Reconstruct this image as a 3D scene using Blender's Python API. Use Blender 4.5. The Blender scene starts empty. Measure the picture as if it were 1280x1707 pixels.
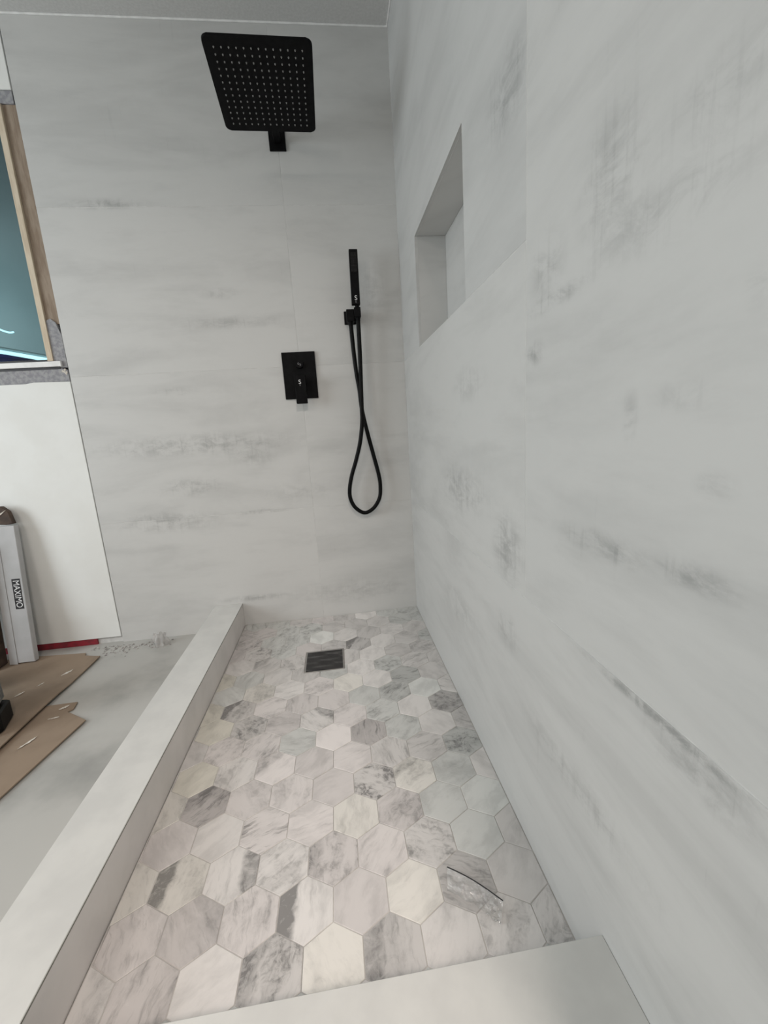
import bpy, bmesh, math, random
from mathutils import Vector, Matrix, noise as mnoise
random.seed(4)
S = bpy.context.scene
COL = S.collection

# ---------------------------------------------------------------- camera
cd = bpy.data.cameras.new('camera'); cam = bpy.data.objects.new('camera', cd); COL.objects.link(cam)
cd.sensor_fit = 'HORIZONTAL'; cd.sensor_width = 36.0; cd.lens = 696.03 * 36.0 / 1280.0; cd.clip_start = 0.01
Rm = Matrix(((0.991074, 0.084193, -0.103367), (-0.117614, 0.187111, -0.975272), (-0.06277, 0.978724, 0.195344)))
cam.matrix_world = Matrix.Translation((-0.33708, -1.92317, 0.87885)) @ Rm.to_4x4()
S.camera = cam
# ---------------------------------------------------------------- world, lights, exposure
W = bpy.data.worlds.new('night_sky'); S.world = W; W.use_nodes = True
W.node_tree.nodes['Background'].inputs[0].default_value = (0.25, 0.33, 0.40, 1)
W.node_tree.nodes['Background'].inputs[1].default_value = 0.04
S.view_settings.view_transform = 'Standard'; S.view_settings.look = 'None'
S.view_settings.exposure = 0.0; S.view_settings.gamma = 1.0; S.view_settings.use_curve_mapping = False
def lamp(name, loc, target, sx, sy, power, color, spread=180):
    d = bpy.data.lights.new(name, 'AREA'); d.shape = 'RECTANGLE'; d.size = sx; d.size_y = sy; d.energy = power; d.color = color; d.spread = math.radians(spread)
    o = bpy.data.objects.new(name, d); COL.objects.link(o); o.location = loc
    o.rotation_euler = (Vector(target) - Vector(loc)).to_track_quat('-Z', 'Y').to_euler(); return o
lamp('bathroom_daylight', (-3.35, -1.5, 1.30), (0.0, -1.0, 0.85), 1.2, 1.3, 39, (0.88, 0.955, 1.0))
lamp('ceiling_downlight', (-0.17, -2.75, 2.34), (-0.40, -1.15, 0.0), 0.34, 0.34, 11.0, (1.0, 0.87, 0.79), 95)
lamp('outside_fill', (-3.6, 1.1, 1.9), (-2.6, 2.2, 2.05), 0.3, 0.3, 11, (0.80, 0.97, 1.0))  # added fill light, out of view, brightens the wall beyond the pane
lamp('ceiling_panel', (-1.9, -2.9, 2.36), (-1.9, -2.6, 0.0), 0.7, 0.7, 20, (1.0, 0.90, 0.82))

# ---------------------------------------------------------------- material helpers
class NT:
    def __init__(s, m):
        m.use_nodes = True; s.t = m.node_tree; s.n = s.t.nodes; s.b = s.n['Principled BSDF']
    def new(s, typ, **kw):
        x = s.n.new(typ)
        for k, v in kw.items(): setattr(x, k, v)
        return x
    def put(s, sock, v):
        if isinstance(v, bpy.types.NodeSocket): s.t.links.new(v, sock)
        else: sock.default_value = v
    def math(s, op, a, b=0.0, c=0.0, clamp=False):
        x = s.new('ShaderNodeMath', operation=op); x.use_clamp = clamp
        for i, v in enumerate((a, b, c)): s.put(x.inputs[i], v)
        return x.outputs[0]
    def vm(s, op, a, b=(0, 0, 0)):
        x = s.new('ShaderNodeVectorMath', operation=op)
        s.put(x.inputs[0], a)
        if op == 'SCALE': s.put(x.inputs['Scale'], b)
        else: s.put(x.inputs[1], b)
        return x.outputs['Value'] if op in ('LENGTH', 'DOT_PRODUCT') else x.outputs[0]
    def noise(s, vec, scale=1, detail=4, rough=0.55, dist=0.0):
        x = s.new('ShaderNodeTexNoise'); s.put(x.inputs['Vector'], vec)
        x.inputs['Scale'].default_value = scale; x.inputs['Detail'].default_value = detail
        x.inputs['Roughness'].default_value = rough; x.inputs['Distortion'].default_value = dist
        return x.outputs['Fac']
    def rng(s, v, a, b, c=0.0, d=1.0):
        x = s.new('ShaderNodeMapRange'); x.interpolation_type = 'SMOOTHSTEP'
        for i, q in enumerate((v, a, b, c, d)): s.put(x.inputs[i], q)
        return x.outputs[0]
    def mix(s, f, a, b, mode='MIX'):
        x = s.new('ShaderNodeMix', data_type='RGBA', blend_type=mode)
        s.put(x.inputs[0], f); s.put(x.inputs[6], a); s.put(x.inputs[7], b); return x.outputs[2]
    def attr(s, name):
        x = s.new('ShaderNodeAttribute', attribute_type='OBJECT', attribute_name=name); return x
    def obco(s): return s.new('ShaderNodeTexCoord').outputs['Object']
    def bump(s, h, strength=0.2, dist=0.002):
        x = s.new('ShaderNodeBump'); x.inputs['Strength'].default_value = strength; x.inputs['Distance'].default_value = dist
        s.put(x.inputs['Height'], h); s.t.links.new(x.outputs[0], s.b.inputs['Normal'])
def rgb(r, g, b): return (r, g, b, 1.0)
def newmat(name): return bpy.data.materials.new(name)
def plain(name, c, c2=None, rough=0.6, scale=20, stretch=(1, 1, 1), metal=0.0, bump=0.0, lo=0.35, hi=0.65, spec=0.5):
    m = newmat(name); n = NT(m); b = n.b
    b.inputs['Roughness'].default_value = rough; b.inputs['Metallic'].default_value = metal
    b.inputs['Specular IOR Level'].default_value = spec
    v = n.vm('MULTIPLY', n.obco(), stretch); f = n.noise(v, scale, 5)
    n.put(b.inputs['Base Color'], n.mix(n.rng(f, lo, hi), rgb(*c), rgb(*(c2 or c))))
    if bump: n.bump(f, bump)
    return m

def porcelain(name, marks):
    """large pale porcelain tile with horizontal cloudy bands, brushed scratches and the printed marks of this wall"""
    m = newmat(name); n = NT(m)
    co = n.obco(); sp = n.new('ShaderNodeSeparateXYZ'); n.put(sp.inputs[0], co)
    u = n.math('ADD', sp.outputs[0], sp.outputs[1]); seed = n.attr('seed').outputs['Fac']
    cb = n.new('ShaderNodeCombineXYZ'); n.put(cb.inputs[0], u); n.put(cb.inputs[2], sp.outputs[2]); uz = cb.outputs[0]
    off = n.new('ShaderNodeCombineXYZ'); n.put(off.inputs[1], n.math('MULTIPLY', seed, 3.7)); n.put(off.inputs[0], n.math('MULTIPLY', seed, 5.1))
    v = n.vm('ADD', uz, off.outputs[0])
    big = n.noise(n.vm('MULTIPLY', v, (1.1, 1, 4.2)), 1.6, 6, 0.6, 0.4)
    med = n.noise(n.vm('MULTIPLY', v, (4, 1, 17)), 1.0, 6, 0.65)
    fine = n.noise(n.vm('MULTIPLY', v, (40, 1, 90)), 1.0, 3)
    scr = n.noise(n.vm('MULTIPLY', v, (95, 1, 7)), 1.0, 4, 0.6)
    d = n.math('MULTIPLY', n.rng(big, 0.42, 0.72), 0.30)
    d = n.math('ADD', d, n.math('MULTIPLY', n.rng(med, 0.5, 0.75), 0.13))
    scratch = n.math('MULTIPLY', n.rng(scr, 0.60, 0.72), n.rng(big, 0.50, 0.66))
    tot = None
    for (mu, mz, su, sz, st) in marks:
        q = n.vm('MULTIPLY', n.vm('SUBTRACT', uz, (mu, 0, mz)), (1 / (su * 1.5), 0, 1 / (sz * 1.5)))
        g = n.math('MULTIPLY', n.rng(n.vm('LENGTH', q), 1.0, 0.0), st)
        tot = g if tot is None else n.math('ADD', tot, g)
    blot = n.noise(n.vm('MULTIPLY', uz, (14, 1, 26)), 1.0, 7, 0.7, 0.5)
    mk = n.math('MULTIPLY', tot, n.rng(blot, 0.40, 0.64, 0.08, 1.35))
    scratch = n.math('ADD', n.math('MULTIPLY', scratch, 0.10), n.math('MULTIPLY', n.math('MULTIPLY', tot, n.rng(scr, 0.52, 0.66)), 0.5))
    d = n.math('ADD', n.math('ADD', d, mk), scratch)
    d = n.math('ADD', d, n.math('MULTIPLY', n.math('SUBTRACT', fine, 0.5), 0.05), clamp=True)
    c = n.mix(d, rgb(0.60, 0.60, 0.585), rgb(0.33, 0.332, 0.325))
    c = n.mix(n.attr('tone').outputs['Fac'], c, rgb(0.42, 0.435, 0.44))
    n.put(n.b.inputs['Base Color'], c); n.b.inputs['Roughness'].default_value = 0.46
    n.bump(scr, 0.04, 0.001)
    return m
B_MARKS = [(-1.148, 1.795, .16, .018, .5), (-.744, 1.464, .09, .022, .3), (-.72, 1.352, .2, .022, .35), (-.954, .861, .40, .045, .5),
           (-.978, .68, .13, .04, .45), (-1.10, .532, .2, .045, .45), (-.708, .545, .14, .01, .45), (-.771, .134, .16, .016, .45),
           (-.30, .12, .3, .06, .25), (-.124, 1.456, .07, .12, .28), (-.99, 1.089, .09, .02, .25), (-.511, .62, .16, .05, .2), (-.70, .80, .1, .05, .3)]
R_MARKS = [(-1.127, 1.421, .08, .06, .7), (-1.42, 1.142, .06, .07, .45), (-1.30, 1.048, .085, .012, .55), (-1.50, 1.07, .11, .03, .35),
           (-.80, .70, .2, .06, .5), (-1.12, .62, .07, .07, .6), (-1.234, .984, .03, .018, .6), (-1.43, .71, .10, .018, .5),
           (-1.575, .717, .05, .015, .55), (-1.53, .537, .13, .008, .75), (-1.60, .515, .07, .03, .45), (-1.118, .434, .05, .04, .5), (-1.47, .874, .012, .03, .4),
           (-1.544, .892, .04, .015, .25), (-1.556, 1.13, .06, .035, .3), (-1.38, .30, .2, .03, .35), (-1.606, .968, .01, .016, .4),
           (-.888, .973, .12, .04, .3), (-1.585, .809, .022, .014, .35), (-.75, .33, .15, .05, .35), (-1.27, 1.10, .05, .05, .4)]
M = {}
M['tile_back'] = porcelain('porcelain_back', B_MARKS)
M['tile_right'] = porcelain('porcelain_right', R_MARKS)

def marble():
    m = newmat('hex_marble'); n = NT(m)
    ang = n.attr('ang').outputs['Fac']; seed = n.attr('seed').outputs['Fac']; tone = n.attr('tone').outputs['Fac']
    vein = n.attr('vein').outputs['Fac']; edge = n.attr('edge').outputs['Fac']; tint = n.attr('tint').outputs['Color']
    co = n.obco()
    rot = n.new('ShaderNodeVectorRotate', rotation_type='Z_AXIS'); n.put(rot.inputs['Vector'], co); n.put(rot.inputs['Angle'], ang)
    off = n.new('ShaderNodeCombineXYZ'); n.put(off.inputs[0], n.math('MULTIPLY', seed, 3.1)); n.put(off.inputs[1], n.math('MULTIPLY', seed, 1.7))
    r = n.vm('ADD', rot.outputs[0], off.outputs[0])
    warp = n.noise(r, 14, 3)
    rr = n.vm('ADD', r, n.vm('SCALE', n.vm('MULTIPLY', (1, 0.4, 0), (1, 1, 1)), n.math('MULTIPLY', n.math('SUBTRACT', warp, 0.5), 0.035)))
    cloud = n.noise(n.vm('MULTIPLY', rr, (22, 9, 1)), 1.0, 6, 0.62)
    streak = n.noise(n.vm('MULTIPLY', rr, (70, 11, 1)), 1.0, 5, 0.6)
    mott = n.noise(rr, 55, 6, 0.7, 0.6)
    base = n.mix(tone, rgb(0.34, 0.335, 0.33), rgb(0.83, 0.82, 0.805))
    base = n.mix(1.0, base, tint, 'MULTIPLY')
    dark = n.mix(0.75, rgb(0.16, 0.155, 0.155), n.vm('SCALE', base, 0.38))
    soft = n.math('MULTIPLY', n.rng(cloud, 0.40, 0.66), 0.26)
    mo = n.attr('mottle').outputs['Fac']
    mm = n.math('MULTIPLY', n.math('MULTIPLY', n.rng(mott, 0.42, 0.68), n.rng(cloud, 0.42, 0.58)), n.math('MULTIPLY', mo, 1.35))
    ss = n.math('MULTIPLY', n.rng(streak, 0.52, 0.70), n.math('SUBTRACT', 1.0, mo))
    fl = n.math('MULTIPLY', n.rng(n.noise(n.vm('MULTIPLY', rr, (130, 24, 1)), 1.0, 4, 0.6), 0.55, 0.68), 0.35)
    hard = n.math('MULTIPLY', n.math('ADD', n.math('ADD', mm, ss), fl), vein)
    rs = n.new('ShaderNodeSeparateXYZ'); n.put(rs.inputs[0], rot.outputs[0])
    ex = n.math('ADD', rs.outputs[0], n.math('MULTIPLY', n.math('SUBTRACT', warp, 0.5), 0.05))
    eg = n.math('MULTIPLY', n.math('MULTIPLY', n.rng(ex, -0.016, -0.030), edge), n.rng(mott, 0.3, 0.6, 0.5, 1.1))
    f = n.math('ADD', n.math('ADD', soft, n.math('MULTIPLY', hard, 1.25)), eg, clamp=True)
    lite = n.math('MULTIPLY', n.rng(mott, 0.60, 0.74), 0.25)
    c = n.mix(f, base, dark); c = n.mix(lite, c, rgb(0.80, 0.78, 0.76))
    n.put(n.b.inputs['Base Color'], c); n.b.inputs['Roughness'].default_value = 0.42
    n.bump(mott, 0.05, 0.001)
    return m
M['hex'] = marble()
M['grout'] = plain('floor_grout', (.58, .555, .53), (.42, .405, .39), .9, 9)
M['wall_grout'] = plain('wall_grout', (.66, .66, .645), (.56, .56, .55), .9, 40)
M['drywall'] = plain('white_paint', (.80, .81, .79), (.77, .775, .75), .75, 6, bump=.02)
M['ceiling'] = plain('ceiling_paint', (.60, .60, .59), (.55, .55, .54), .9, 120, bump=.12)
M['caulk'] = plain('white_caulk', (.85, .85, .84), (.76, .76, .75), .5, 30)
M['mortar'] = plain('grey_mortar', (.25, .25, .27), (.36, .36, .37), .95, 70, bump=.4)
M['stud'] = plain('weathered_board', (.245, .185, .135), (.33, .265, .205), .85, 12, (6, 6, 1), bump=.2)
M['pine'] = plain('pine_strip', (.56, .46, .34), (.66, .57, .44), .7, 12, (8, 8, 1), bump=.1)
M['quartz'] = plain('white_quartz', (.66, .66, .635), (.60, .60, .58), .4, 9)
M['curbface'] = plain('curb_face_stone', (.72, .69, .665), (.64, .615, .59), .45, 7)
M['groove'] = plain('dark_joint', (.16, .16, .13), (.22, .22, .18), .8, 40)
M['black'] = plain('matte_black_metal', (.0035, .0035, .004), (.006, .006, .0065), .5, 60, spec=.08)
M['hose'] = plain('black_hose', (.003, .003, .0033), (.005, .005, .005), .45, 80, spec=.12)
M['nozzle'] = plain('grey_silicone', (.26, .26, .25), (.20, .20, .19), .5, 60)
M['darknozzle'] = plain('dark_silicone', (.035, .033, .038), (.025, .025, .025), .5, 60)
M['print'] = plain('white_print', (.75, .75, .75), (.7, .7, .7), .5, 60)
M['greyprint'] = plain('grey_print', (.22, .22, .23), (.16, .16, .17), .5, 60)
M['inkblack'] = plain('black_print', (.010, .009, .011), (.016, .015, .017), .6, 60)
M['concrete'] = plain('bathroom_slab', (.47, .465, .44), (.30, .30, .285), .5, 3.0, lo=.44, hi=.74, bump=.03)
M['card'] = plain('brown_cardboard', (.285, .215, .155), (.225, .168, .12), .85, 5, (1, 1, 1), bump=.05)
M['torn'] = plain('torn_paper', (.70, .66, .60), (.55, .5, .43), .9, 90)
M['carton'] = plain('white_carton', (.47, .47, .475), (.41, .41, .41), .6, 7)
M['brown'] = plain('brown_board', (.085, .055, .04), (.05, .033, .025), .8, 30)
M['redpaint'] = plain('red_membrane', (.32, .018, .035), (.19, .02, .03), .7, 40)
M['debris'] = plain('mortar_crumb', (.55, .52, .5), (.25, .24, .23), .9, 60)
M['blackplastic'] = plain('black_plastic', (.005, .005, .005), (.008, .008, .0078), .5, 40, spec=.15)
M['greyfelt'] = plain('dusty_grey', (.10, .10, .095), (.17, .165, .155), .95, 90, bump=.3)
M['teal'] = plain('teal_grey_render', (.40, .465, .475), (.36, .425, .435), .6, 2)
M['blue'] = plain('blue_plastic', (.010, .045, .36), (.014, .055, .42), .6, 5, spec=.1)
M['darkframe'] = plain('dark_gasket', (.012, .012, .016), (.02, .02, .022), .5, 20)
M['steel'] = plain('brushed_steel', (.45, .44, .42), (.35, .34, .33), .35, 40, metal=.8)
M['drain'] = plain('dark_drain_cover', (.022, .020, .020), (.012, .011, .011), .8, 30, spec=.1)

def clear(name, tr, rough, tint=(1, 1, 1), bump=0.0, scale=60, fres=0.08, milk=0.0):
    m = newmat(name); n = NT(m); b = n.b
    out = n.n['Material Output']; t = n.new('ShaderNodeBsdfTransparent'); t.inputs[0].default_value = rgb(*tint)
    g = n.new('ShaderNodeBsdfGlossy'); g.inputs['Roughness'].default_value = rough
    ge = n.new('ShaderNodeNewGeometry'); cs = n.math('ABSOLUTE', n.vm('DOT_PRODUCT', ge.outputs['Normal'], ge.outputs['Incoming']))
    f = n.math('ADD', n.math('MULTIPLY', n.math('POWER', n.math('SUBTRACT', 1.0, cs), 5.0), 0.9), 0.035 + fres, clamp=True)
    if bump:
        ns = n.noise(n.obco(), scale, 5, .6); bp = n.new('ShaderNodeBump'); bp.inputs['Strength'].default_value = bump
        bp.inputs['Distance'].default_value = .004; n.put(bp.inputs['Height'], ns)
        n.t.links.new(bp.outputs[0], g.inputs['Normal'])
    mx = n.new('ShaderNodeMixShader'); n.put(mx.inputs[0], f); n.t.links.new(t.outputs[0], mx.inputs[1]); n.t.links.new(g.outputs[0], mx.inputs[2])
    if milk:
        df = n.new('ShaderNodeBsdfDiffuse'); df.inputs[0].default_value = rgb(.85, .84, .83); m2 = n.new('ShaderNodeMixShader'); m2.inputs[0].default_value = milk
        n.t.links.new(mx.outputs[0], m2.inputs[1]); n.t.links.new(df.outputs[0], m2.inputs[2]); mx = m2
    n.t.links.new(mx.outputs[0], out.inputs[0]); return m
M['glass'] = clear('window_glass', 1, .02, (.86, .95, .96), fres=.0)
M['film'] = clear('clear_film', 1, .10, (.93, .93, .92), bump=1.0, scale=120, fres=.20, milk=.20)
M['drainfilm'] = clear('drain_film', 1, .12, (.97, .97, .97), bump=.35, scale=60, fres=.0, milk=.02)
M['haze'] = clear('cloudy_plastic', 1, .3, (.80, .79, .78), bump=.8, scale=60, fres=.06, milk=.25)
def emit(name, c, s):
    m = newmat(name); n = NT(m); n.b.inputs['Base Color'].default_value = rgb(.8, .8, .8)
    n.b.inputs['Emission Color'].default_value = rgb(*c); n.b.inputs['Emission Strength'].default_value = s; return m
M['tube'] = emit('glow_strip', (.62, .93, 1.0), 1.2)

# ---------------------------------------------------------------- geometry helpers
def obj(name, bm, mat, parent=None, smooth=False):
    me = bpy.data.meshes.new(name); bmesh.ops.recalc_face_normals(bm, faces=bm.faces[:]); bm.to_mesh(me); bm.free()
    for mm in (mat if isinstance(mat, (list, tuple)) else [mat]): me.materials.append(mm)
    if smooth:
        for p in me.polygons: p.use_smooth = True
    o = bpy.data.objects.new(name, me); COL.objects.link(o)
    if parent: o.parent = parent
    return o
def thing(name, label, cat, loc=(0, 0, 0), group=None):
    o = bpy.data.objects.new(name, None); COL.objects.link(o); o.location = loc; o.empty_display_size = .05
    o['label'] = label; o['category'] = cat
    if group: o['group'] = group
    return o
def tag(o, label, cat, group=None):
    o['label'] = label; o['category'] = cat
    if group: o['group'] = group
    return o
def struct(o, label=None):
    o['kind'] = 'structure'
    if label: o['label'] = label
    return o
def box(bm, x0, x1, y0, y1, z0, z1, bev=0.0, mi=0):
    r = bmesh.ops.create_cube(bm, size=1.0); vs = r['verts']
    for v in vs: v.co = Vector(((x0 + x1) / 2 + v.co.x * (x1 - x0), (y0 + y1) / 2 + v.co.y * (y1 - y0), (z0 + z1) / 2 + v.co.z * (z1 - z0)))
    fs = {f for v in vs for f in v.link_faces}
    for f in fs: f.material_index = mi
    if bev:
        es = list({e for v in vs for e in v.link_edges})
        bmesh.ops.bevel(bm, geom=es, offset=bev, segments=1, affect='EDGES', profile=.5)
    return bm
def mkbox(*a, **k): return box(bmesh.new(), *a, **k)
def prism(poly, d0, d1, axis, bm=None, bev=0.0):
    """extrude a 2D polygon; axis 'y': poly in (x,z); 'x': poly in (y,z); 'z': poly in (x,y)"""
    bm = bm or bmesh.new()
    def P(a, b, d): return {'y': (a, d, b), 'x': (d, a, b), 'z': (a, b, d)}[axis]
    A = [bm.verts.new(P(a, b, d0)) for a, b in poly]; B = [bm.verts.new(P(a, b, d1)) for a, b in poly]
    n = len(poly); fs = [bm.faces.new(A), bm.faces.new(B[::-1])]
    for i in range(n): fs.append(bm.faces.new((A[i], A[(i + 1) % n], B[(i + 1) % n], B[i])))
    if bev: bmesh.ops.bevel(bm, geom=list({e for f in fs[:2] for e in f.edges}), offset=bev, segments=1, affect='EDGES', profile=.5)
    return bm
def cyl(bm, p0, p1, r0, r1=None, seg=20):
    p0 = Vector(p0); p1 = Vector(p1); r1 = r0 if r1 is None else r1; d = p1 - p0
    mt = Matrix.Translation((p0 + p1) / 2) @ d.to_track_quat('Z', 'Y').to_matrix().to_4x4()
    bmesh.ops.create_cone(bm, cap_ends=True, segments=seg, radius1=r0, radius2=r1, depth=d.length, matrix=mt); return bm
def catmull(pts, k=8):
    out = []; P = [Vector(p) for p in pts]; P = [P[0] * 2 - P[1]] + P + [P[-1] * 2 - P[-2]]
    for i in range(1, len(P) - 2):
        a, b, c, d = P[i - 1:i + 3]
        for j in range(k):
            t = j / k
            out.append(.5 * ((2 * b) + (c - a) * t + (2 * a - 5 * b + 4 * c - d) * t * t + (3 * b - a - 3 * c + d) * t ** 3))
    out.append(P[-2]); return out
def tube(bm, pts, r, seg=14):
    rings = []; up = Vector((0, 1, 0)); n = len(pts)
    for i, p in enumerate(pts):
        t = (pts[min(i + 1, n - 1)] - pts[max(i - 1, 0)]).normalized()
        a = up.cross(t).normalized(); b = t.cross(a).normalized()
        rings.append([bm.verts.new(p + r * (math.cos(q) * a + math.sin(q) * b)) for q in [2 * math.pi * k / seg for k in range(seg)]])
    for i in range(n - 1):
        for k in range(seg): bm.faces.new((rings[i][k], rings[i][(k + 1) % seg], rings[i + 1][(k + 1) % seg], rings[i + 1][k]))
    bm.faces.new(rings[0]); bm.faces.new(rings[-1]); return bm
def text(body, size, mat, parent, matrix, name='lettering', extr=.0003):
    cu = bpy.data.curves.new(name, 'FONT'); cu.body = body; cu.size = size; cu.align_x = 'CENTER'; cu.align_y = 'CENTER'; cu.extrude = extr
    t = bpy.data.objects.new(name, cu); COL.objects.link(t)
    me = bpy.data.meshes.new_from_object(t.evaluated_get(bpy.context.evaluated_depsgraph_get()))
    bpy.data.objects.remove(t); o = bpy.data.objects.new(name, me); COL.objects.link(o)
    me.materials.clear(); me.materials.append(mat); o.parent = parent; o.matrix_local = matrix; return o

# ================================================================= setting
XC, XO, YN, YF, HC, ZF = -0.8313, -0.9578, -1.4679, -1.5950, 0.1131, -0.016
XT = -1.3885                                          # left edge of the back wall tiling
# -- back wall: backing, tiles, painted drywall with the window opening
bm = bmesh.new()
box(bm, -1.389, 0.25, .009, .13, -.05, 2.42)
box(bm, -3.6, -1.389, .0125, .13, -.05, 1.196)
box(bm, -3.6, -1.389, .0125, .13, 2.166, 2.42)
box(bm, -3.6, -2.40, .0125, .13, 1.196, 2.166)
wall_back = struct(obj('wall_back', bm, M['wall_grout']), 'shower back wall of pale streaky porcelain tile, drywall at its left')
G = .0008
ZS = [0.0, .544, 1.165, 1.786, 2.40]; XS = [XT, -.4582, -.0006]
for r in range(4):
    for c in range(2):
        lo = ZF if r == 0 else ZS[r] + G
        t = obj('tile', mkbox(XS[c] + G, XS[c + 1] - G, 0.0, .0095, lo, ZS[r + 1] - G, bev=.0005), M['tile_back'], wall_back)
        t['seed'] = [.3, 1.1, 2.7, 3.6, 4.2, 5.5, 6.1, 7.3][r * 2 + c]; t['tone'] = [.0, .03, .05, .12][r]
obj('drywall_panel', prism([(-3.6, .016), (-1.84, .016), (-1.392, .014), (-1.392, 1.149), (-1.53, 1.152), (-1.56, 1.146), (-3.6, 1.146)], 0.0, .0125, 'y', bev=.001), M['drywall'], wall_back)
obj('drywall_panel', mkbox(-3.6, -1.3925, 0.0, .0125, 2.168, 2.40, bev=.001), M['drywall'], wall_back)
obj('membrane_strip', mkbox(-1.92, -1.50, .004, .0125, ZF, .0125, bev=.001), M['redpaint'], wall_back)['label'] = 'red waterproof membrane showing under the drywall'
bm = bmesh.new()
for z in ZS[1:4]: box(bm, XT + G, -.0006 - G, .0006, .0095, z - G, z + G)
for r in range(4): box(bm, XS[1] - G, XS[1] + G, .0006, .0095, (ZF if r == 0 else ZS[r] + G), ZS[r + 1] - G)
box(bm, -.0016, .0090, -.0010, .0095, 0.0, 2.394)
obj('grout_line', bm, M['wall_grout'], wall_back)
# -- right wall: backing with a niche, tiles
NY1, NY2, NZ1, NZ2, ND = -.8839, -.3337, 1.166, 1.530, .110
bm = bmesh.new()
box(bm, .009, .25, -4.2, NY1 - .010, -.05, 2.42); box(bm, .009, .25, NY2 + .010, .0, -.05, 2.42)
box(bm, .009, .25, NY1 - .010, NY2 + .010, -.05, NZ1 - .010); box(bm, .009, .25, NY1 - .010, NY2 + .010, NZ2 + .010, 2.42); box(bm, ND + .010, .25, NY1 - .010, NY2 + .010, NZ1 - .010, NZ2 + .010)
wall_right = struct(obj('wall_right', bm, M['wall_grout']), 'long right shower wall of pale porcelain tile with a recessed niche')
YB = -1.2042
def rt(poly, seed, tone):
    t = obj('tile', prism(poly, 0.0, .0095, 'x', bev=.0005), M['tile_right'], wall_right); t['seed'] = seed; t['tone'] = tone
def rrect(y0, y1, z0, z1): return [(y0 + G, z0 + G), (y1 - G, z0 + G), (y1 - G, z1 - G), (y0 + G, z1 - G)]
rt(rrect(-1.74, 0.0, -.01, .544), .7, .0); rt(rrect(-2.6, -1.74, ZF, .544), 1.9, 0.)
rt(rrect(YB, 0.0, .544, 1.165), 2.3, .0); rt(rrect(-2.4, YB, .544, 2.40), 3.3, .05)
rt([(YB + G, 1.165 + G), (NY1, 1.165 + G), (NY1, NZ2), (NY2, NZ2), (NY2, 1.165 + G), (-G, 1.165 + G), (-G, 2.40 - G), (YB + G, 2.40 - G)], 4.4, .22)
bm = bmesh.new()
for z, y0, y1 in ((.544, -2.4, -G), (1.165, YB + G, NY1 - .001), (1.165, NY2 + .001, -G)): box(bm, .0006, .0095, y0, y1, z - G, z + G)
for z0, z1 in ((.544, 2.4),): box(bm, .0006, .0095, YB - G, YB + G, z0 + G, z1 - G)
obj('grout_line', bm, M['wall_grout'], wall_right)
def nichepanel(a): 
    t = obj('niche_panel', mkbox(*a, bev=.0004), M['tile_right'], wall_right); t['seed'] = 2.2; t['tone'] = .1
nichepanel((ND, ND + .0095, NY1, NY2, NZ1, NZ2)); nichepanel((.0096, ND, NY1, NY2, NZ2, NZ2 + .0095)); nichepanel((.0096, ND, NY1, NY2, NZ1 - .0095, NZ1))
nichepanel((.0096, ND, NY2, NY2 + .0095, NZ1, NZ2)); nichepanel((.0096, ND, NY1 - .0095, NY1, NZ1, NZ2))
# -- rest of the room, plus an added shading slab
struct(obj('wall_left', mkbox(-3.72, -3.6, -4.2, .13, -.05, 2.42), M['drywall']))
struct(obj('wall_front', mkbox(-3.72, .25, -4.32, -4.2, -.05, 2.42), M['drywall']))
struct(obj('shade_slab', mkbox(-.145, .009, -1.93, -1.83, ZF, 2.40), M['drywall']), 'unseen slab added beside the shower opening to shade the near curb')  # added out of view to block the downlight and shade the near curb
struct(obj('ceiling', mkbox(-3.72, .25, -4.32, .13, 2.40, 2.50), M['ceiling']), 'matt grey-white ceiling')
floor = struct(obj('floor', mkbox(-3.72, .25, -4.32, .13, -.12, ZF), M['concrete']), 'dusty pale grey bathroom floor outside the curb')
struct(obj('trim_1', mkbox(-1.392, -.004, -.005, .0, 2.394, 2.40, bev=.001), M['caulk']), 'white caulk bead between back wall and ceiling')
struct(obj('trim_2', mkbox(-.005, .0, -1.82, -.0002, 2.394, 2.40, bev=.001), M['caulk']), 'white caulk bead between right wall and ceiling')
# -- curbs
def curb(name, x0, x1, y0, y1, inner, label):
    root = bpy.data.objects.new(name, None); COL.objects.link(root); struct(root, label)
    obj('curb_face', mkbox(x0 + .0015, x1 - .0015, y0 + .0015, y1 - .0015, ZF, HC - .0035), M['curbface'], root)
    obj('joint', mkbox(x0 + .0008, x1 - .0008, y0 + .0008, y1 - .0008, HC - .0060, HC - .0030), M['groove'], root)
    obj('curb_cap', mkbox(x0, x1, y0, y1, HC - .0030, HC, bev=.0008), M['quartz'], root)
    return root
curb('trim_3', XO, XC, YF, -.0003, 1, 'long white quartz curb along the left side of the shower floor')
curb('trim_4', XC + .0006, -.0003, YF, YN, 1, 'short white quartz curb across the near end of the shower floor')

# -- shower floor: sloped bed and hexagon tiles, each a part
DX, DY, DH = -.448, -.389, .076                        # drain centre and half size
def hz(x, y): return -.007 + .010 * min(1.0, math.hypot(x - DX, y - DY) / .55)
bm = bmesh.new(); NX, NY = 44, 76; grid = {}
for i in range(NX + 1):
    for j in range(NY + 1):
        x = XC + (0 - XC) * i / NX; y = YN + (0 - YN) * j / NY; deep = abs(x - DX) < DH + .004 and abs(y - DY) < DH + .004; grid[i, j] = bm.verts.new((x, y, -.0150 if deep else hz(x, y) - .0011))
for i in range(NX):
    for j in range(NY): bm.faces.new((grid[i, j], grid[i + 1, j], grid[i + 1, j + 1], grid[i, j + 1]))
shower_floor = struct(obj('shower_floor', bm, M['grout'], smooth=True), 'shower floor of pale marble hexagon tiles sloping to a square drain')
TS, TOX, TOY = .05989, .00243, -.11026; TW = 3 ** .5 * TS; GAP = .0016
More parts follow.
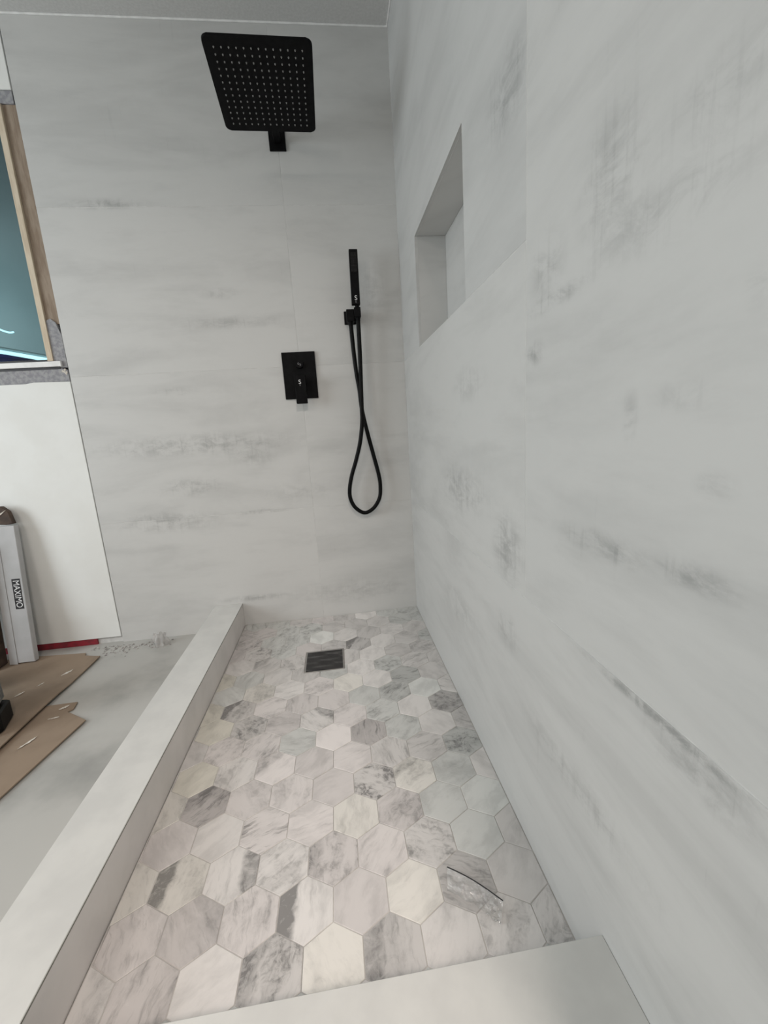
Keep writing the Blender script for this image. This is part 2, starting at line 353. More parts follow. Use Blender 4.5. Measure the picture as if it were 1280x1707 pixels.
hexv = [(TS * math.sin(math.radians(60 * k)), TS * math.cos(math.radians(60 * k))) for k in range(6)][::-1]
k_ = 1 - GAP / TW
hexs = [(a * k_, b * k_) for a, b in hexv]
def clip(poly, a, b, c):                                # keep a*x+b*y<=c
    out = []
    for i, p in enumerate(poly):
        q = poly[(i + 1) % len(poly)]; dp = a * p[0] + b * p[1] - c; dq = a * q[0] + b * q[1] - c
        if dp <= 0: out.append(p)
        if dp * dq < 0: t = dp / (dp - dq); out.append((p[0] + t * (q[0] - p[0]), p[1] + t * (q[1] - p[1])))
    return out
def tilemesh(polys):
    bm = bmesh.new()
    for poly in polys:
        cx = sum(p[0] for p in poly) / len(poly); cy = sum(p[1] for p in poly) / len(poly); n = len(poly)
        def ring(z, ins):
            vs = []
            for x, y in poly:
                d = math.hypot(x - cx, y - cy) or 1; vs.append(bm.verts.new((x - (x - cx) / d * ins, y - (y - cy) / d * ins, z)))
            return vs
        b = ring(-.006, 0); m_ = ring(-.0008, 0); t = ring(0, .0009 if len(polys) == 1 else 0)
        for lo, up in ((b, m_), (m_, t)):
            for i in range(n): bm.faces.new((lo[i], lo[(i + 1) % n], up[(i + 1) % n], up[i]))
        bm.faces.new(t); bm.faces.new(b[::-1])
    me = bpy.data.meshes.new('tile'); bmesh.ops.recalc_face_normals(bm, faces=bm.faces[:]); bm.to_mesh(me); bm.free(); me.materials.append(M['hex']); return me
HEXME = tilemesh([hexs])
PK, CR, GR, YE, NE = (1.0, .962, .955), (1.0, .982, .935), (.97, .992, .975), (1.0, .98, .89), (1.0, .98, .968)
# (row, column): tone, vein, angle, tint, dark edge   -- read off the photograph tile by tile
TL = {
 (-1,-3): (.92, .1, .3, NE, 0), (-1,-2): (.62, .3, .2, GR, 0), (-1,-4): (.55, .3, 0, NE, 0), (-1,-1): (.5, .3, 1, GR, 0),
 (0,-5): (.55, .7, 1.4, GR, 0), (0,-4): (.55, .35, 1.5, NE, 0), (0,-3): (.55, .2, .4, NE, 0), (0,-2): (.64, .15, .9, NE, 0), (0,-1): (.50, .35, .9, GR, 0), (0,0): (.5, .4, 1.2, GR, 0),
 (0,-8): (.5, .3, 1, PK, 0), (0,-7): (.55, .5, 1, PK, 0), (0,-6): (.6, .4, .5, GR, 0),
 (1,-5): (.92, .05, 0, GR, 0), (1,-4): (.75, .35, 1.3, NE, 0), (1,-3): (.5, .3, .3, NE, 0), (1,-2): (.76, .4, 1.4, NE, 0), (1,-1): (.58, .2, .9, NE, 0),
 (1,-6): (.6, .5, .4, GR, 0), (1,-7): (.6, .55, .6, GR, 0), (1,-8): (.55, .7, .8, PK, 0),
 (2,-3): (.45, .6, .4, NE, .9), (2,-2): (.82, .1, .4, NE, 0), (2,-1): (.55, .3, 1.2, NE, 0), (2,0): (.45, .5, 1.1, GR, 0), (2,-7): (.55, .6, .7, NE, 0), (2,-8): (.56, .2, .5, PK, 0), (2,-6): (.6, .5, .6, GR, 0),
 (3,-3): (.88, .05, .4, NE, 0), (3,-4): (.6, .2, .3, NE, 0), (3,-2): (.52, .35, 1.2, NE, 0), (3,-1): (.55, .45, 1.2, NE, 0), (3,-8): (.72, .1, .5, NE, 0), (3,-7): (.56, .35, .7, NE, .5), (3,-6): (.62, .3, .6, NE, 0),
 (4,-3): (.92, .12, .3, NE, 0), (4,-2): (.56, .4, 1.3, GR, 0), (4,-1): (.6, .6, 1.3, NE, 0), (4,0): (.58, .2, .9, NE, 0), (4,-4): (.55, .2, 1.3, GR, 0), (4,-6): (.68, .1, .5, NE, 0), (4,-5): (.58, .3, .5, NE, 0), (4,-7): (.58, .3, .5, GR, 0), (4,-8): (.62, .2, .5, YE, 0),
 (5,-3): (.86, .04, .3, NE, 0), (5,-4): (.90, .08, .6, CR, 0), (5,-5): (.74, .3, .9, PK, 0), (5,-6): (.85, .25, 1.2, NE, 0), (5,-7): (.70, .35, .2, CR, 0), (5,-8): (.62, .2, .4, GR, 0), (5,-2): (.34, .7, 1.2, GR, 0), (5,-1): (.60, .1, .6, NE, 0),
 (6,-1): (.84, .04, .6, GR, 0), (6,0): (.70, .4, .7, NE, 0), (6,-2): (.45, .7, 1.0, GR, 0), (6,-3): (.56, .15, .6, GR, 0), (6,-4): (.66, .15, .8, PK, 0), (6,-5): (.60, .4, .2, PK, 0), (6,-6): (.78, .35, .9, PK, 0), (6,-7): (.52, .4, .4, NE, 1.0), (6,-8): (.66, .1, .4, YE, 0),
 (7,-2): (.82, .03, .5, NE, 0), (7,-1): (.30, .7, .9, NE, 0), (7,-3): (.58, .6, 1.1, GR, 0), (7,-4): (.72, .2, .9, PK, 0), (7,-5): (.72, .45, 2.4, NE, .6), (7,-6): (.54, .3, 1.4, PK, 0), (7,-7): (.50, .75, .6, NE, 0), (7,-8): (.72, .08, .6, YE, 0),
 (8,-1): (.76, .03, .5, NE, 0), (8,0): (.42, .6, .9, NE, 0), (8,-2): (.55, .35, .9, GR, 0), (8,-3): (.30, .7, .1, PK, 0), (8,-4): (.92, .05, .5, PK, 0), (8,-5): (.56, .4, 1.3, GR, 0), (8,-6): (.66, .6, .8, PK, 0), (8,-7): (.70, .3, .7, PK, 0),
 (9,-1): (.36, .65, 1.4, GR, 0), (9,-2): (.52, .5, 1.4, NE, 0), (9,-3): (.58, .45, .1, NE, 0), (9,-4): (.76, .2, 1.4, PK, 0), (9,-5): (.62, .15, .9, PK, 0), (9,-6): (.86, .15, .7, PK, .35), (9,-7): (.76, .35, .0, NE, 0), (9,-8): (.70, .06, .6, YE, 0),
 (10,0): (.74, .1, .8, NE, 0), (10,-1): (.54, .2, .9, GR, 0), (10,-2): (.80, .3, .9, CR, .3), (10,-3): (.56, .9, 1.2, NE, 0), (10,-4): (.62, .06, .9, PK, 0), (10,-5): (.72, .2, .3, PK, 0), (10,-6): (.66, .2, .6, PK, 0), (10,-7): (.26, 1.0, .8, PK, .4), (10,-8): (.66, .2, .6, CR, 0),
 (11,-1): (.78, .03, .8, GR, 0), (11,-2): (.62, .1, .9, GR, 0), (11,-3): (.54, .5, .5, PK, 0), (11,-4): (.78, .25, .4, CR, 0), (11,-5): (.80, .25, 1.3, PK, 0), (11,-6): (.72, .75, 1.25, PK, 0), (11,-7): (.78, .04, .8, NE, 0), (11,-8): (.62, .1, .8, PK, 0),
 (12,0): (.56, .15, .8, NE, 0), (12,-1): (.66, .02, .8, GR, 0), (12,-2): (.66, .5, .9, NE, 0), (12,-3): (.72, .3, .7, PK, 0), (12,-4): (.62, .45, .1, PK, .4), (12,-5): (.80, .4, .6, NE, 0), (12,-6): (.80, .35, 3.14, NE, .7), (12,-7): (.72, .2, .1, CR, .8), (12,-8): (.68, .35, .3, CR, 0),
 (13,-1): (.60, .03, .8, NE, 0), (13,-2): (.36, .6, .9, NE, 0), (13,-3): (.90, .12, .9, CR, 0), (13,-4): (.66, .05, .5, PK, 0), (13,-5): (.92, .2, .15, NE, 1.3), (13,-6): (.74, .5, .1, PK, 0), (13,-7): (.56, .25, 2.6, PK, .3), (13,-8): (.64, .5, .3, PK, 0), (13,-9): (.6, .4, .3, PK, 0),
 (14,0): (.62, .55, .8, NE, 0), (14,-1): (.76, .25, .6, NE, 0), (14,-2): (.74, .12, .5, NE, 0), (14,-3): (.54, .5, .05, NE, .5), (14,-4): (.94, .12, .7, CR, 0), (14,-5): (.60, .75, .15, NE, .5), (14,-6): (.90, .02, .7, NE, 0), (14,-7): (.60, .5, .4, PK, 0), (14,-8): (.76, .3, .3, NE, 0),
}
Bx = (DX - DH - .002, DX + DH + .002, DY - DH - .002, DY + DH + .002)
for j in range(-1, 16):
    for i in range(-10, 2):
        x = TOX + TW * (i + (j % 2) / 2); y = TOY - 1.5 * TS * j
        p = [(a + x, b + y) for a, b in hexs]; n0 = len(p); full = True
        for (a, b, c) in ((1, 0, -.002), (-1, 0, -(XC + .002)), (0, 1, -.002), (0, -1, -(YN + .002))):
            if any(a * q[0] + b * q[1] > c for q in p): full = False; p = clip(p, a, b, c)
            if len(p) < 3: break
        if len(p) < 3: continue
        A = abs(sum(p[k][0] * p[(k + 1) % len(p)][1] - p[(k + 1) % len(p)][0] * p[k][1] for k in range(len(p)))) / 2
        if A < 3e-5: continue
        polys = [p]
        if max(q[0] for q in p) > Bx[0] and min(q[0] for q in p) < Bx[1] and max(q[1] for q in p) > Bx[2] and min(q[1] for q in p) < Bx[3]:
            polys = []; rem = p; full = False
            for (a, b, c) in ((1, 0, Bx[1]), (-1, 0, -Bx[0]), (0, 1, Bx[3]), (0, -1, -Bx[2])):
                o_ = clip(rem, -a, -b, -c)
                if len(o_) > 2: polys.append(o_)
                rem = clip(rem, a, b, c)
                if len(rem) < 3: break
        if not polys: continue
        me = HEXME if full else tilemesh([[(a - x, b - y) for a, b in q] for q in polys])
        o = bpy.data.objects.new('tile', me); COL.objects.link(o); o.parent = shower_floor
        e = .01; gx = (hz(x + e, y) - hz(x - e, y)) / (2 * e); gy = (hz(x, y + e) - hz(x, y - e)) / (2 * e)
        o.location = (x, y, hz(x, y)); o.rotation_euler = (math.atan(gy), -math.atan(gx), 0)
        T = TL.get((j, i)) or (random.uniform(.5, .75), random.uniform(.1, .5), random.uniform(0, 1.5), random.choice((PK, NE, GR)), 0)
        o['tone'] = float(T[0]); o['vein'] = float(T[1]); o['ang'] = float(T[2]) if T[4] else float(T[2]) * random.choice((1, 1, -1)) + random.uniform(-.3, .3); o['mottle'] = random.choice((.1, .3, .6, .9)); o['tint'] = T[3]; o['edge'] = float(T[4]); o['seed'] = random.uniform(0, 9)

# ================================================================= window
win = bpy.data.objects.new('window_1', None); COL.objects.link(win); struct(win, 'unfinished window opening left of the tiled shower wall')
obj('jamb_board', mkbox(-1.440, -1.3895, .006, .12, 1.372, 2.125, bev=.0015), M['stud'], win)['label'] = 'bare brown jamb board'
obj('mortar_patch', prism([(-1.440, 1.205), (-1.3895, 1.205), (-1.3895, 1.33), (-1.396, 1.345), (-1.403, 1.378), (-1.420, 1.392), (-1.440, 1.384)], .001, .13, 'y', bev=.001), M['mortar'], win)['label'] = 'grey mortar at the foot of the jamb'
obj('mortar_patch', prism([(-2.40, 1.1465), (-1.561, 1.1465), (-1.53, 1.1525), (-1.3925, 1.1495), (-1.3925, 1.196), (-1.42, 1.204), (-2.40, 1.204)], .001, .0125, 'y', bev=.001), M['mortar'], win)
obj('mortar_patch', mkbox(-2.40, -1.3925, .001, .13, 2.125, 2.166, bev=.001), M['mortar'], win)
obj('stop_strip', mkbox(-1.459, -1.437, -.004, .03, 1.231, 2.124, bev=.001), M['pine'], win)['label'] = 'pale pine stop strip'
obj('sill', mkbox(-2.40, -1.408, -.010, .06, 1.2085, 1.229, bev=.0012), M['caulk'], win)['label'] = 'white window sill'
obj('sill_gap', mkbox(-2.40, -1.418, -.002, .05, 1.2000, 1.2085), M['darkframe'], win)
obj('gasket', mkbox(-2.40, -1.4595, .012, .04, 1.2292, 1.240), M['darkframe'], win)
obj('glass_pane', mkbox(-2.40, -1.4595, .022, .027, 1.240, 2.124), M['glass'], win)
for k, (xx, zz) in enumerate(((-1.402, 1.196), (-1.406, 1.188), (-1.400, 1.181), (-1.412, 1.191), (-1.398, 1.186))):
    bm = bmesh.new(); bmesh.ops.create_icosphere(bm, subdivisions=1, radius=.0045, matrix=Matrix.Translation((xx, .001, zz)) @ Matrix.Diagonal((1, .5, 1.2, 1)))
    obj('mortar_crumb', bm, M['torn'], win)
# outdoors, seen through the pane
struct(obj('wall_outside', mkbox(-6.0, -.6, 2.2, 2.3, -.2, 4.6), M['teal']), 'teal grey wall outside the window')
def bar(name, p0, p1, r, mat, parent=None):
    return obj(name, cyl(bmesh.new(), p0, p1, r, seg=14), mat, parent, smooth=False)
tl = thing('glow_tube', 'glowing tube sloping down outside the window, put in for a bright streak', 'lamp', (-2.2, .6, 1.4))  # glowing tube put behind the pane to give its sloping bright streak
def rel(o, root): o.matrix_parent_inverse = Matrix.Translation(root.location).inverted(); return o
rel(bar('tube', (-1.806, .6, 1.3475), (-2.46, .6, 1.497), .0095, M['tube'], tl), tl)
rel(bar('rail', (-1.79, .615, 1.362), (-2.46, .615, 1.520), .0075, M['teal'], tl), tl)
rel(bar('end_cap', (-1.797, .6, 1.3455), (-1.8062, .6, 1.3475), .0105, M['caulk'], tl), tl)
cl = obj('curved_glow', tube(bmesh.new(), catmull([(-1.944, .6, 1.492), (-1.965, .6, 1.491), (-1.99, .6, 1.499), (-2.03, .6, 1.520), (-2.12, .6, 1.575)], 6), .0045, 8), M['tube'], smooth=True)  # glowing strip put behind the pane to give a thin bright curve
tag(cl, 'thin curved glowing strip above the sloping tube, put in for a bright curve', 'lamp')
bb = thing('blue_drum', 'blue plastic drum under the glowing tube outside the window', 'drum', (-2.36, .96, .2))
bm = bmesh.new(); cyl(bm, (-2.36, .96, .2), (-2.36, .96, 1.41), .24, .235, 40); rel(obj('body', bm, M['blue'], bb, smooth=False), bb)
bm = bmesh.new(); cyl(bm, (-2.36, .96, 1.41), (-2.36, .96, 1.43), .245, .24, 40); rel(obj('rim', bm, M['blue'], bb), bb)

# ================================================================= fittings on the back wall
BK = M['black']
# rain shower head on its wall arm
sh = thing('rain_shower', 'large square matte black rain shower head on a short wall arm', 'shower head', (-.46, 0, 2.005))
hm = Matrix.Translation((-.46, -.35, 1.945)) @ Matrix.Rotation(.02, 4, 'Z') @ Matrix.Rotation(-.14, 4, 'X')
inv = Matrix.Translation(sh.location).inverted()
def shp(name, bm, mat, m=None, **k):
    o = obj(name, bm, mat, sh, **k); o.matrix_parent_inverse = inv
    if m is not None: o.matrix_basis = m
    return o
h = .1525; rr = .017; poly = []
for cx, cy, a0 in ((h - rr, h - rr, 0), (-h + rr, h - rr, 90), (-h + rr, -h + rr, 180), (h - rr, -h + rr, 270)):
    for k in range(7): a = math.radians(a0 + 15 * k); poly.append((cx + rr * math.cos(a), cy + rr * math.sin(a)))
shp('plate', prism(poly, 0, .008, 'z', bev=.0012), BK, hm)
bm = bmesh.new()
for a in range(13):
    for b in range(13):
        x, y = (a - 6) * .0206, (b - 6) * .0206
        cyl(bm, (x, y, .0005), (x, y, -.0032), .0026, .0015, 8)
nz = shp('nozzles', bm, M['nozzle'], hm); nz['kind'] = 'stuff'; nz['label'] = 'grid of grey silicone nozzles'
bm = bmesh.new(); cyl(bm, (0, 0, .008), (0, 0, .020), .030, .022, 28); shp('boss', bm, BK, hm, smooth=False)
bm = bmesh.new(); bmesh.ops.create_uvsphere(bm, u_segments=20, v_segments=12, radius=.016, matrix=Matrix.Translation((-.46, -.347, 1.974))); shp('ball_joint', bm, BK, smooth=True)
bm = bmesh.new(); box(bm, -.4725, -.4475, -.3595, -.008, 1.997, 2.022, bev=.0015); box(bm, -.4725, -.4475, -.3595, -.3345, 1.980, 1.9972, bev=.001); shp('arm', bm, BK)
shp('flange', mkbox(-.4925, -.4285, -.008, 0.0, 1.975, 2.062, bev=.0015), BK)

# mixing valve
va = thing('shower_valve', 'black rectangular shower mixer plate with lever and diverter on back wall', 'valve', (-.46, 0, 1.127))
iv = Matrix.Translation(va.location).inverted()
def vp(name, bm, mat, **k): o = obj(name, bm, mat, va, **k); o.matrix_parent_inverse = iv; return o
vp('plate', mkbox(-.531, -.390, -.010, 0.0, 1.030, 1.2235, bev=.0012), BK)
bm = bmesh.new(); cyl(bm, (-.458, -.009, 1.098), (-.458, -.036, 1.098), .0235, seg=28); vp('lever_hub', bm, BK)
lever = vp('lever', mkbox(-.4825, -.4365, -.062, -.034, 1.006, 1.122, bev=.0015), BK)
bm = bmesh.new(); cyl(bm, (-.457, -.009, 1.170), (-.457, -.034, 1.170), .016, .015, seg=28); div = vp('diverter_knob', bm, BK)
WALLR = Matrix.Rotation(math.pi / 2, 4, 'X')
def vtext(body, size, mat, loc, rot=0.0):
    o = text(body, size, mat, va, Matrix.Identity(4), name='emblem'); o.matrix_parent_inverse = iv
    o.matrix_basis = Matrix.Translation(loc) @ WALLR @ Matrix.Rotation(rot, 4, 'Z'); return o
vtext('S', .025, M['print'], (-.4610, -.0623, 1.0935))
vtext('R', .009, M['greyprint'], (-.4603, -.0623, 1.0800))
vtext('S', .022, M['greyprint'], (-.4570, -.0343, 1.1690), .9)

# hand shower bracket
br = thing('shower_bracket', 'black square wall bracket that holds the hand shower', 'bracket', (-.226, 0, 1.35))
ib = Matrix.Translation(br.location).inverted()
def bp(name, bm, mat, **k): o = obj(name, bm, mat, br, **k); o.matrix_parent_inverse = ib; return o
bp('flange', mkbox(-.2515, -.202, -.010, 0.0, 1.326, 1.378, bev=.0012), BK)
bp('outlet_block', mkbox(-.243, -.211, -.058, -.010, 1.327, 1.374, bev=.0015), BK)
bm = bmesh.new(); box(bm, -.211, -.1845, -.078, -.040, 1.338, 1.376, bev=.0015); bp('cradle', bm, BK)
bm = bmesh.new(); cyl(bm, (-.2275, -.045, 1.328), (-.2275, -.045, 1.312), .0095, seg=18); bp('hose_outlet', bm, BK)
# hand shower
hs = thing('hand_shower', 'slim black rectangular hand shower standing upright in its bracket', 'hand shower', (-.1965, -.06, 1.376))
ih = Matrix.Translation(hs.location).inverted()
hmx = Matrix.Translation((-.2005, -.073, 1.487)) @ Matrix.Rotation(.016, 4, 'Y') @ Matrix.Rotation(-.03, 4, 'X')
def hp(name, bm, mat, m=None, **k):
    o = obj(name, bm, mat, hs, **k); o.matrix_parent_inverse = ih
    if m is not None: o.matrix_basis = m
    return o
hp('handle', mkbox(-.0172, .0172, -.0105, .0105, -.1035, .1045, bev=.0016), BK, hmx)
bm = bmesh.new(); box(bm, -.0125, .0125, -.0113, -.0103, .018, .092, bev=.0003)
hp('spray_face', bm, M['blackplastic'], hmx)
bm = bmesh.new()
for a in range(5):
    for b in range(14): x, z = (a - 2) * .0048, .022 + b * .0051; cyl(bm, (x, -.0110, z), (x, -.0125, z), .0011, .0009, 6)
o = hp('nozzles', bm, M['darknozzle'], hmx); o['kind'] = 'stuff'
bm = bmesh.new(); cyl(bm, (-.1975, -.0690, 1.386), (-.1965, -.0605, 1.326), .0085, .0095, 18); hp('connector', bm, BK)
for body, size, dz, mt in (('S', .026, -.080, M['print']), ('R', .010, -.0955, M['greyprint'])):
    o = text(body, size, mt, hs, Matrix.Identity(4), name='emblem'); o.matrix_parent_inverse = ih
    o.matrix_basis = hmx @ Matrix.Translation((.0005, -.0108, dz)) @ WALLR
# hose
HP = [(-0.2272, -0.045, 1.316), (-0.2251, -0.0424, 1.2511), (-0.2225, -0.0398, 1.1902), (-0.2173, -0.0372, 1.1141), (-0.2101, -0.0346, 1.0506), (-0.2054, -0.032, 0.9717), (-0.1899, -0.0324, 0.8758), (-0.1702, -0.0329, 0.7774), (-0.1501, -0.0333, 0.6769), (-0.1459, -0.0337, 0.6223), (-0.1534, -0.0341, 0.5682), (-0.1838, -0.0346, 0.5233), (-0.2258, -0.035, 0.5048), (-0.2653, -0.0383, 0.5309), (-0.2854, -0.0417, 0.5724), (-0.2872, -0.045, 0.6195), (-0.2735, -0.0483, 0.68), (-0.2496, -0.0517, 0.7465), (-0.2251, -0.055, 0.8266), (-0.21, -0.0585, 0.9132), (-0.2075, -0.062, 0.9702), (-0.2034, -0.0615, 1.0756), (-0.1993, -0.061, 1.1788), (-0.1973, -0.0605, 1.2731), (-0.1963, -0.06, 1.3315)]
ho = obj('shower_hose', tube(bmesh.new(), catmull(HP, 8), .0088, 14), M['hose'], smooth=True)
tag(ho, 'black shower hose hanging in a crossed loop below the bracket', 'hose')

# ================================================================= drain with plastic film
dr = thing('floor_drain', 'square dark floor drain still wrapped in shiny film', 'drain', (DX, DY, -.007))
idn = Matrix.Translation(dr.location).inverted()
def dp(name, bm, mat, **k): o = obj(name, bm, mat, dr, **k); o.matrix_parent_inverse = idn; return o
bm = bmesh.new(); z0, z1 = -.012, -.0052
for a in ((DX - DH, DX + DH, DY - DH, DY - DH + .005), (DX - DH, DX + DH, DY + DH - .005, DY + DH), (DX - DH, DX - DH + .005, DY - DH + .005, DY + DH - .005), (DX + DH - .005, DX + DH, DY - DH + .005, DY + DH - .005)):
    box(bm, *a, z0, z1, bev=.0004)
dp('rim', bm, M['steel'])
dp('cover', mkbox(DX - DH + .0055, DX + DH - .0055, DY - DH + .0055, DY + DH - .0055, z0, -.0066), M['drain'])
def sheet(fx, nx, ny, th=0.0):
    bm = bmesh.new(); g = [[bm.verts.new(fx(i / nx, j / ny)) for j in range(ny + 1)] for i in range(nx + 1)]
    for i in range(nx):
        for j in range(ny): bm.faces.new((g[i][j], g[i + 1][j], g[i + 1][j + 1], g[i][j + 1]))
    if th:
        bmesh.ops.solidify(bm, geom=bm.faces[:], thickness=th)
    return bm
rnd = random.Random(9); ph = [rnd.uniform(0, 6) for _ in range(8)]
def film(u, v):
    w = .0016 * (math.sin(9 * u + 16 * v + ph[0]) + math.sin(4 * u - 23 * v + ph[1]) * .8 + math.sin(15 * u + 31 * v + ph[2]) * .4)
    return (DX - .073 + .146 * u, DY - .073 + .146 * v, -.0022 + w)
dp('film', sheet(film, 36, 36), M['drainfilm'], smooth=True)['label'] = 'wrinkled clear protective film'

# clear plastic scraps
sc = thing('plastic_strip', 'torn strip of clear plastic with dark edge lying on shower floor', 'plastic scrap', (-.14, -1.31, .003))
isc = Matrix.Translation(sc.location).inverted()
a0, a1, b0, b1 = Vector((-.186, -1.258, 0)), Vector((-.101, -1.334, 0)), Vector((-.196, -1.295, 0)), Vector((-.118, -1.366, 0))
def strip(u, v):
    p = a0.lerp(a1, u).lerp(b0.lerp(b1, u), v); w = .0045 * mnoise.noise(Vector((7 * u + 2 * v, 3 * v, 1.3))) + .0075 * (.15 + u * u) * mnoise.noise(Vector((26 * u, 11 * v, 4.1)))
    return (p.x, p.y + .006 * math.sin(3.1 * u), hz(p.x, p.y) + .0062 + w * min(1, v * 2.5) * 1.3 + .006 * (1 - v) ** 2)
o = obj('film', sheet(strip, 44, 16), M['film'], sc, smooth=True); o.matrix_parent_inverse = isc
pts = [Vector(strip(k / 24, 0)) for k in range(25)]
o = obj('dark_edge', tube(bmesh.new(), pts, .0011, 6), M['darkframe'], sc); o.matrix_parent_inverse = isc
# crumpled clear piece by the back wall beside the curb
def crump(u, v):
    a = 2 * math.pi * u; r = .020 + .006 * math.sin(3 * a + 5 * v) + .004 * math.sin(7 * a + 2)
    r *= (1 - .25 * v)
    return (-1.19 + r * math.cos(a) * 1.5, -.075 + r * math.sin(a) * .9, ZF + .001 + .055 * v + .004 * math.sin(5 * a))
o = obj('plastic_wrapper', sheet(crump, 40, 10), M['haze'], smooth=True); tag(o, 'crumpled clear plastic wrapper on the floor where curb meets back wall', 'plastic scrap')

# mortar crumbs
bm = bmesh.new(); rnd = random.Random(3)
for k in range(150):
    x = rnd.gauss(-1.36, .085); y = -.03 - abs(rnd.gauss(0, .045)); s_ = rnd.uniform(.0012, .0042)
    if y < -.2 or x > -1.12: continue
    if x < -1.44 and y < -.06: continue
    bmesh.ops.create_icosphere(bm, subdivisions=1, radius=s_, matrix=Matrix.Translation((x, y, ZF + s_ * .4)) @ Matrix.Rotation(rnd.uniform(0, 3), 4, 'Z') @ Matrix.Diagonal((1.6, 1, .7, 1)))
deb = obj('mortar_crumbs', bm, M['debris']); deb['kind'] = 'stuff'; deb['label'] = 'pale mortar crumbs scattered along the foot of the back wall'; deb['category'] = 'debris'

# ================================================================= cartons and cardboard at the left
def sheetboard(name, poly, z, label, curl, group):
    bm = bmesh.new(); top = prism(poly, 0, .004, 'z', bm)
    bmesh.ops.triangulate(bm, faces=[f for f in bm.faces if len(f.verts) > 4])
    bmesh.ops.subdivide_edges(bm, edges=bm.edges[:], cuts=3, use_grid_fill=True)
    for v in bm.verts: v.co.z += curl(v.co.x, v.co.y)
    o = obj(name, bm, M['card']); o.location = (0, 0, z); tag(o, label, 'cardboard', group); return o
c2 = sheetboard('cardboard_sheet', [(-2.1, -.47), (-1.327, -.463), (-1.318, -.502), (-1.331, -.516), (-1.306, -.532), (-1.330, -.570), (-1.236, -.580), (-1.262, -.72), (-1.315, -1.02), (-1.36, -1.30), (-2.1, -1.30)], ZF + .0005,
                'lower brown cardboard sheet with notched torn corner on bathroom floor', lambda x, y: .004 * max(0, (x + 1.5) / .26) ** 2, 'cardboard sheets on the floor')
c1 = sheetboard('cardboard_sheet', [(-2.1, -.06), (-1.70, -.066), (-1.505, -.083), (-1.497, -.105), (-1.421, -.131), (-1.424, -.40), (-1.428, -.70), (-1.45, -.98), (-2.1, -1.02)], ZF + .011,
                'upper brown cardboard sheet overlapping the lower one beside the white carton', lambda x, y: .003 * max(0, (x + 1.47) / .05) ** 2 - (.0085 * min(1, max(0, (y + .42) / .1)) if x > -3 else 0), 'cardboard sheets on the floor')
def scuff(parent, pts, w, z):
    """torn white scuff: a ragged thin flake lying on the sheet"""
    bm = bmesh.new(); rnd = random.Random(int(w * 1e5)); L = [Vector((a, b, 0)) for a, b in pts]; up = []; lo = []
    N = 10
    for k in range(N + 1):
        t = k / N; p = L[0].lerp(L[1], t); d = (L[1] - L[0]).normalized(); nn = Vector((-d.y, d.x, 0)); ww = w * math.sin(math.pi * (t * .92 + .04)) * rnd.uniform(.35, 1.0)
        up.append(p + nn * ww); lo.append(p - nn * ww * rnd.uniform(.2, .9))
    for k in range(N):
        q = [up[k], up[k + 1], lo[k + 1], lo[k]]
        A = [bm.verts.new((v.x, v.y, z)) for v in q]; Bq = [bm.verts.new((v.x, v.y, z + .0006)) for v in q]
        bm.faces.new(Bq); bm.faces.new(A[::-1])
        for i in range(4): bm.faces.new((A[i], A[(i + 1) % 4], Bq[(i + 1) % 4], Bq[i]))
    obj('torn_scuff', bm, M['torn'], parent)
def zc1(x, y): return .0045 + .003 * max(0, (x + 1.47) / .05) ** 2 - .0085 * min(1, max(0, (y + .42) / .1))
for a, b, w in (((-1.480, -.222), (-1.502, -.262), .011), ((-1.540, -.30), (-1.552, -.325), .005), ((-1.57, -.36), (-1.585, -.39), .008)):
    scuff(c1, (a, b), w, max(zc1(a[0], a[1]), zc1(b[0], b[1])))
for a, b, w in (((-1.343, -.480), (-1.368, -.500), .012), ((-1.340, -.543), (-1.372, -.550), .006), ((-1.352, -.635), (-1.374, -.685), .009)):
    scuff(c2, (a, b), w, .0075)

# white carton leaning on the drywall
def leaning(name, label, x0, x1, th, hgt, yb, lean, zb, mat):
    r = thing(name, label, 'carton', (x0, yb, zb)); r.rotation_euler = (-lean, 0, 0); return r
LEAN = .105
wc = leaning('white_carton', 'tall narrow white carton with black label leaning against the drywall', -1.79, -1.69, .04, .6, -.118, LEAN, ZF + .0105, None)
def lp(root, name, bm, mat, **k): return obj(name, bm, mat, root, **k)
lp(wc, 'body', mkbox(0, .100, 0, .026, 0, .590, bev=.002), M['carton'])
lp(wc, 'fold_flap', prism([(.001, -.002), (.033, -.004), (.0325, .57), (.001, .575)], -.0024, -.0003, 'y', bev=.0004), M['carton'])
lp(wc, 'torn_flap', prism([(.001, .600), (.070, .594), (.096, .598), (.083, .650), (.058, .672), (.001, .676)], .002, .024, 'y', bev=.002), M['brown'])['label'] = 'brown torn cardboard sticking out of the top'
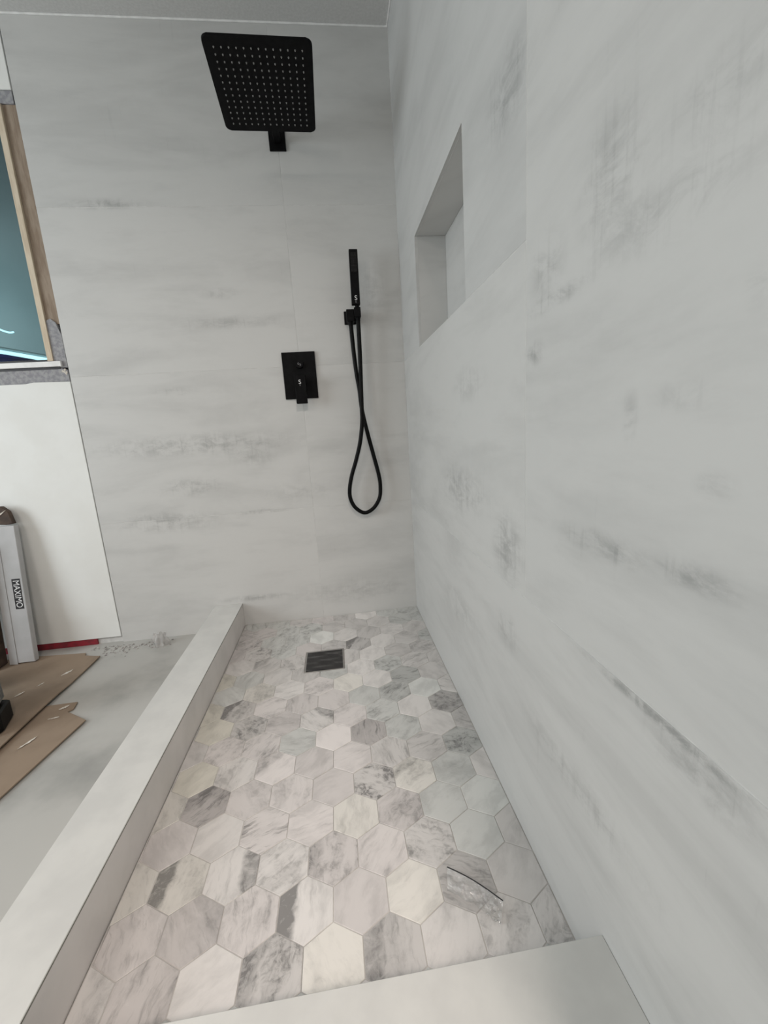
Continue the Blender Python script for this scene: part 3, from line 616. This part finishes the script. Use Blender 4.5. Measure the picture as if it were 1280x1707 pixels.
lp(wc, 'torn_edge', prism([(.001, .632), (.030, .632), (.060, .646), (.078, .656), (.060, .640), (.035, .624), (.001, .622)], -.0005, .0022, 'y'), M['torn'])
lp(wc, 'label_panel', mkbox(.058, .090, -.0012, .0002, .235, .365, bev=.0003), M['inkblack'])['label'] = 'black label with white lettering'
t = text('MAXIMO', .0345, M['print'], wc, Matrix.Translation((.074, -.0014, .300)) @ WALLR @ Matrix.Rotation(-math.pi / 2, 4, 'Z') @ Matrix.Diagonal((.86, 1.0, 1, 1)))
# dark brown carton to its left
bc = leaning('brown_carton', 'dark brown carton standing left of the white carton at the photo edge', -1.975, -1.80, .06, .5, -.16, .09, ZF + .0135, None)
lp(bc, 'body', mkbox(0, .165, 0, .06, 0, .52, bev=.002), M['brown'])
lp(bc, 'pale_sleeve', prism([(-.004, -.004), (.168, -.004), (.166, .05), (.130, .055), (.112, .30), (.10, .33), (-.004, .33)], -.004, -.0005, 'y'), M['carton'])
# pale bag and dusty tub at the photo edge
def blob(u, v):
    a = 2 * math.pi * u; zz = v; r = .085 * (1 - .45 * zz ** 2) * (1 + .07 * math.sin(5 * a + 3 * zz) + .05 * math.sin(9 * a - 4 * zz)); r *= (1 if v < .97 else .05)
    return (-1.84 + r * math.cos(a), -.335 + r * math.sin(a) * .8, ZF + .0165 + .22 * zz)
bg = obj('rubbish_bag', sheet(blob, 36, 12), M['haze'], smooth=True); tag(bg, 'pale crumpled plastic bag behind the black tub', 'bag')
tb = thing('dusty_tub', 'dusty grey tub with black base standing on the cardboard', 'tub', (-1.636, -.60, ZF + .0165))
bm = bmesh.new(); prism([(-.17, -.11), (.158, -.030), (.168, .0), (.14, .08), (-.17, .12)], 0, .068, 'z', bm, bev=.006); lp(tb, 'base', bm, M['blackplastic'])
bm = bmesh.new(); prism([(-.16, -.10), (.150, -.026), (.161, .002), (.132, .074), (-.16, .114)], .0685, .270, 'z', bm, bev=.014)
for v in bm.verts:
    if v.co.z > .1: v.co.x -= (v.co.z - .05) * .02
lp(tb, 'upper', bm, M['greyfelt'])
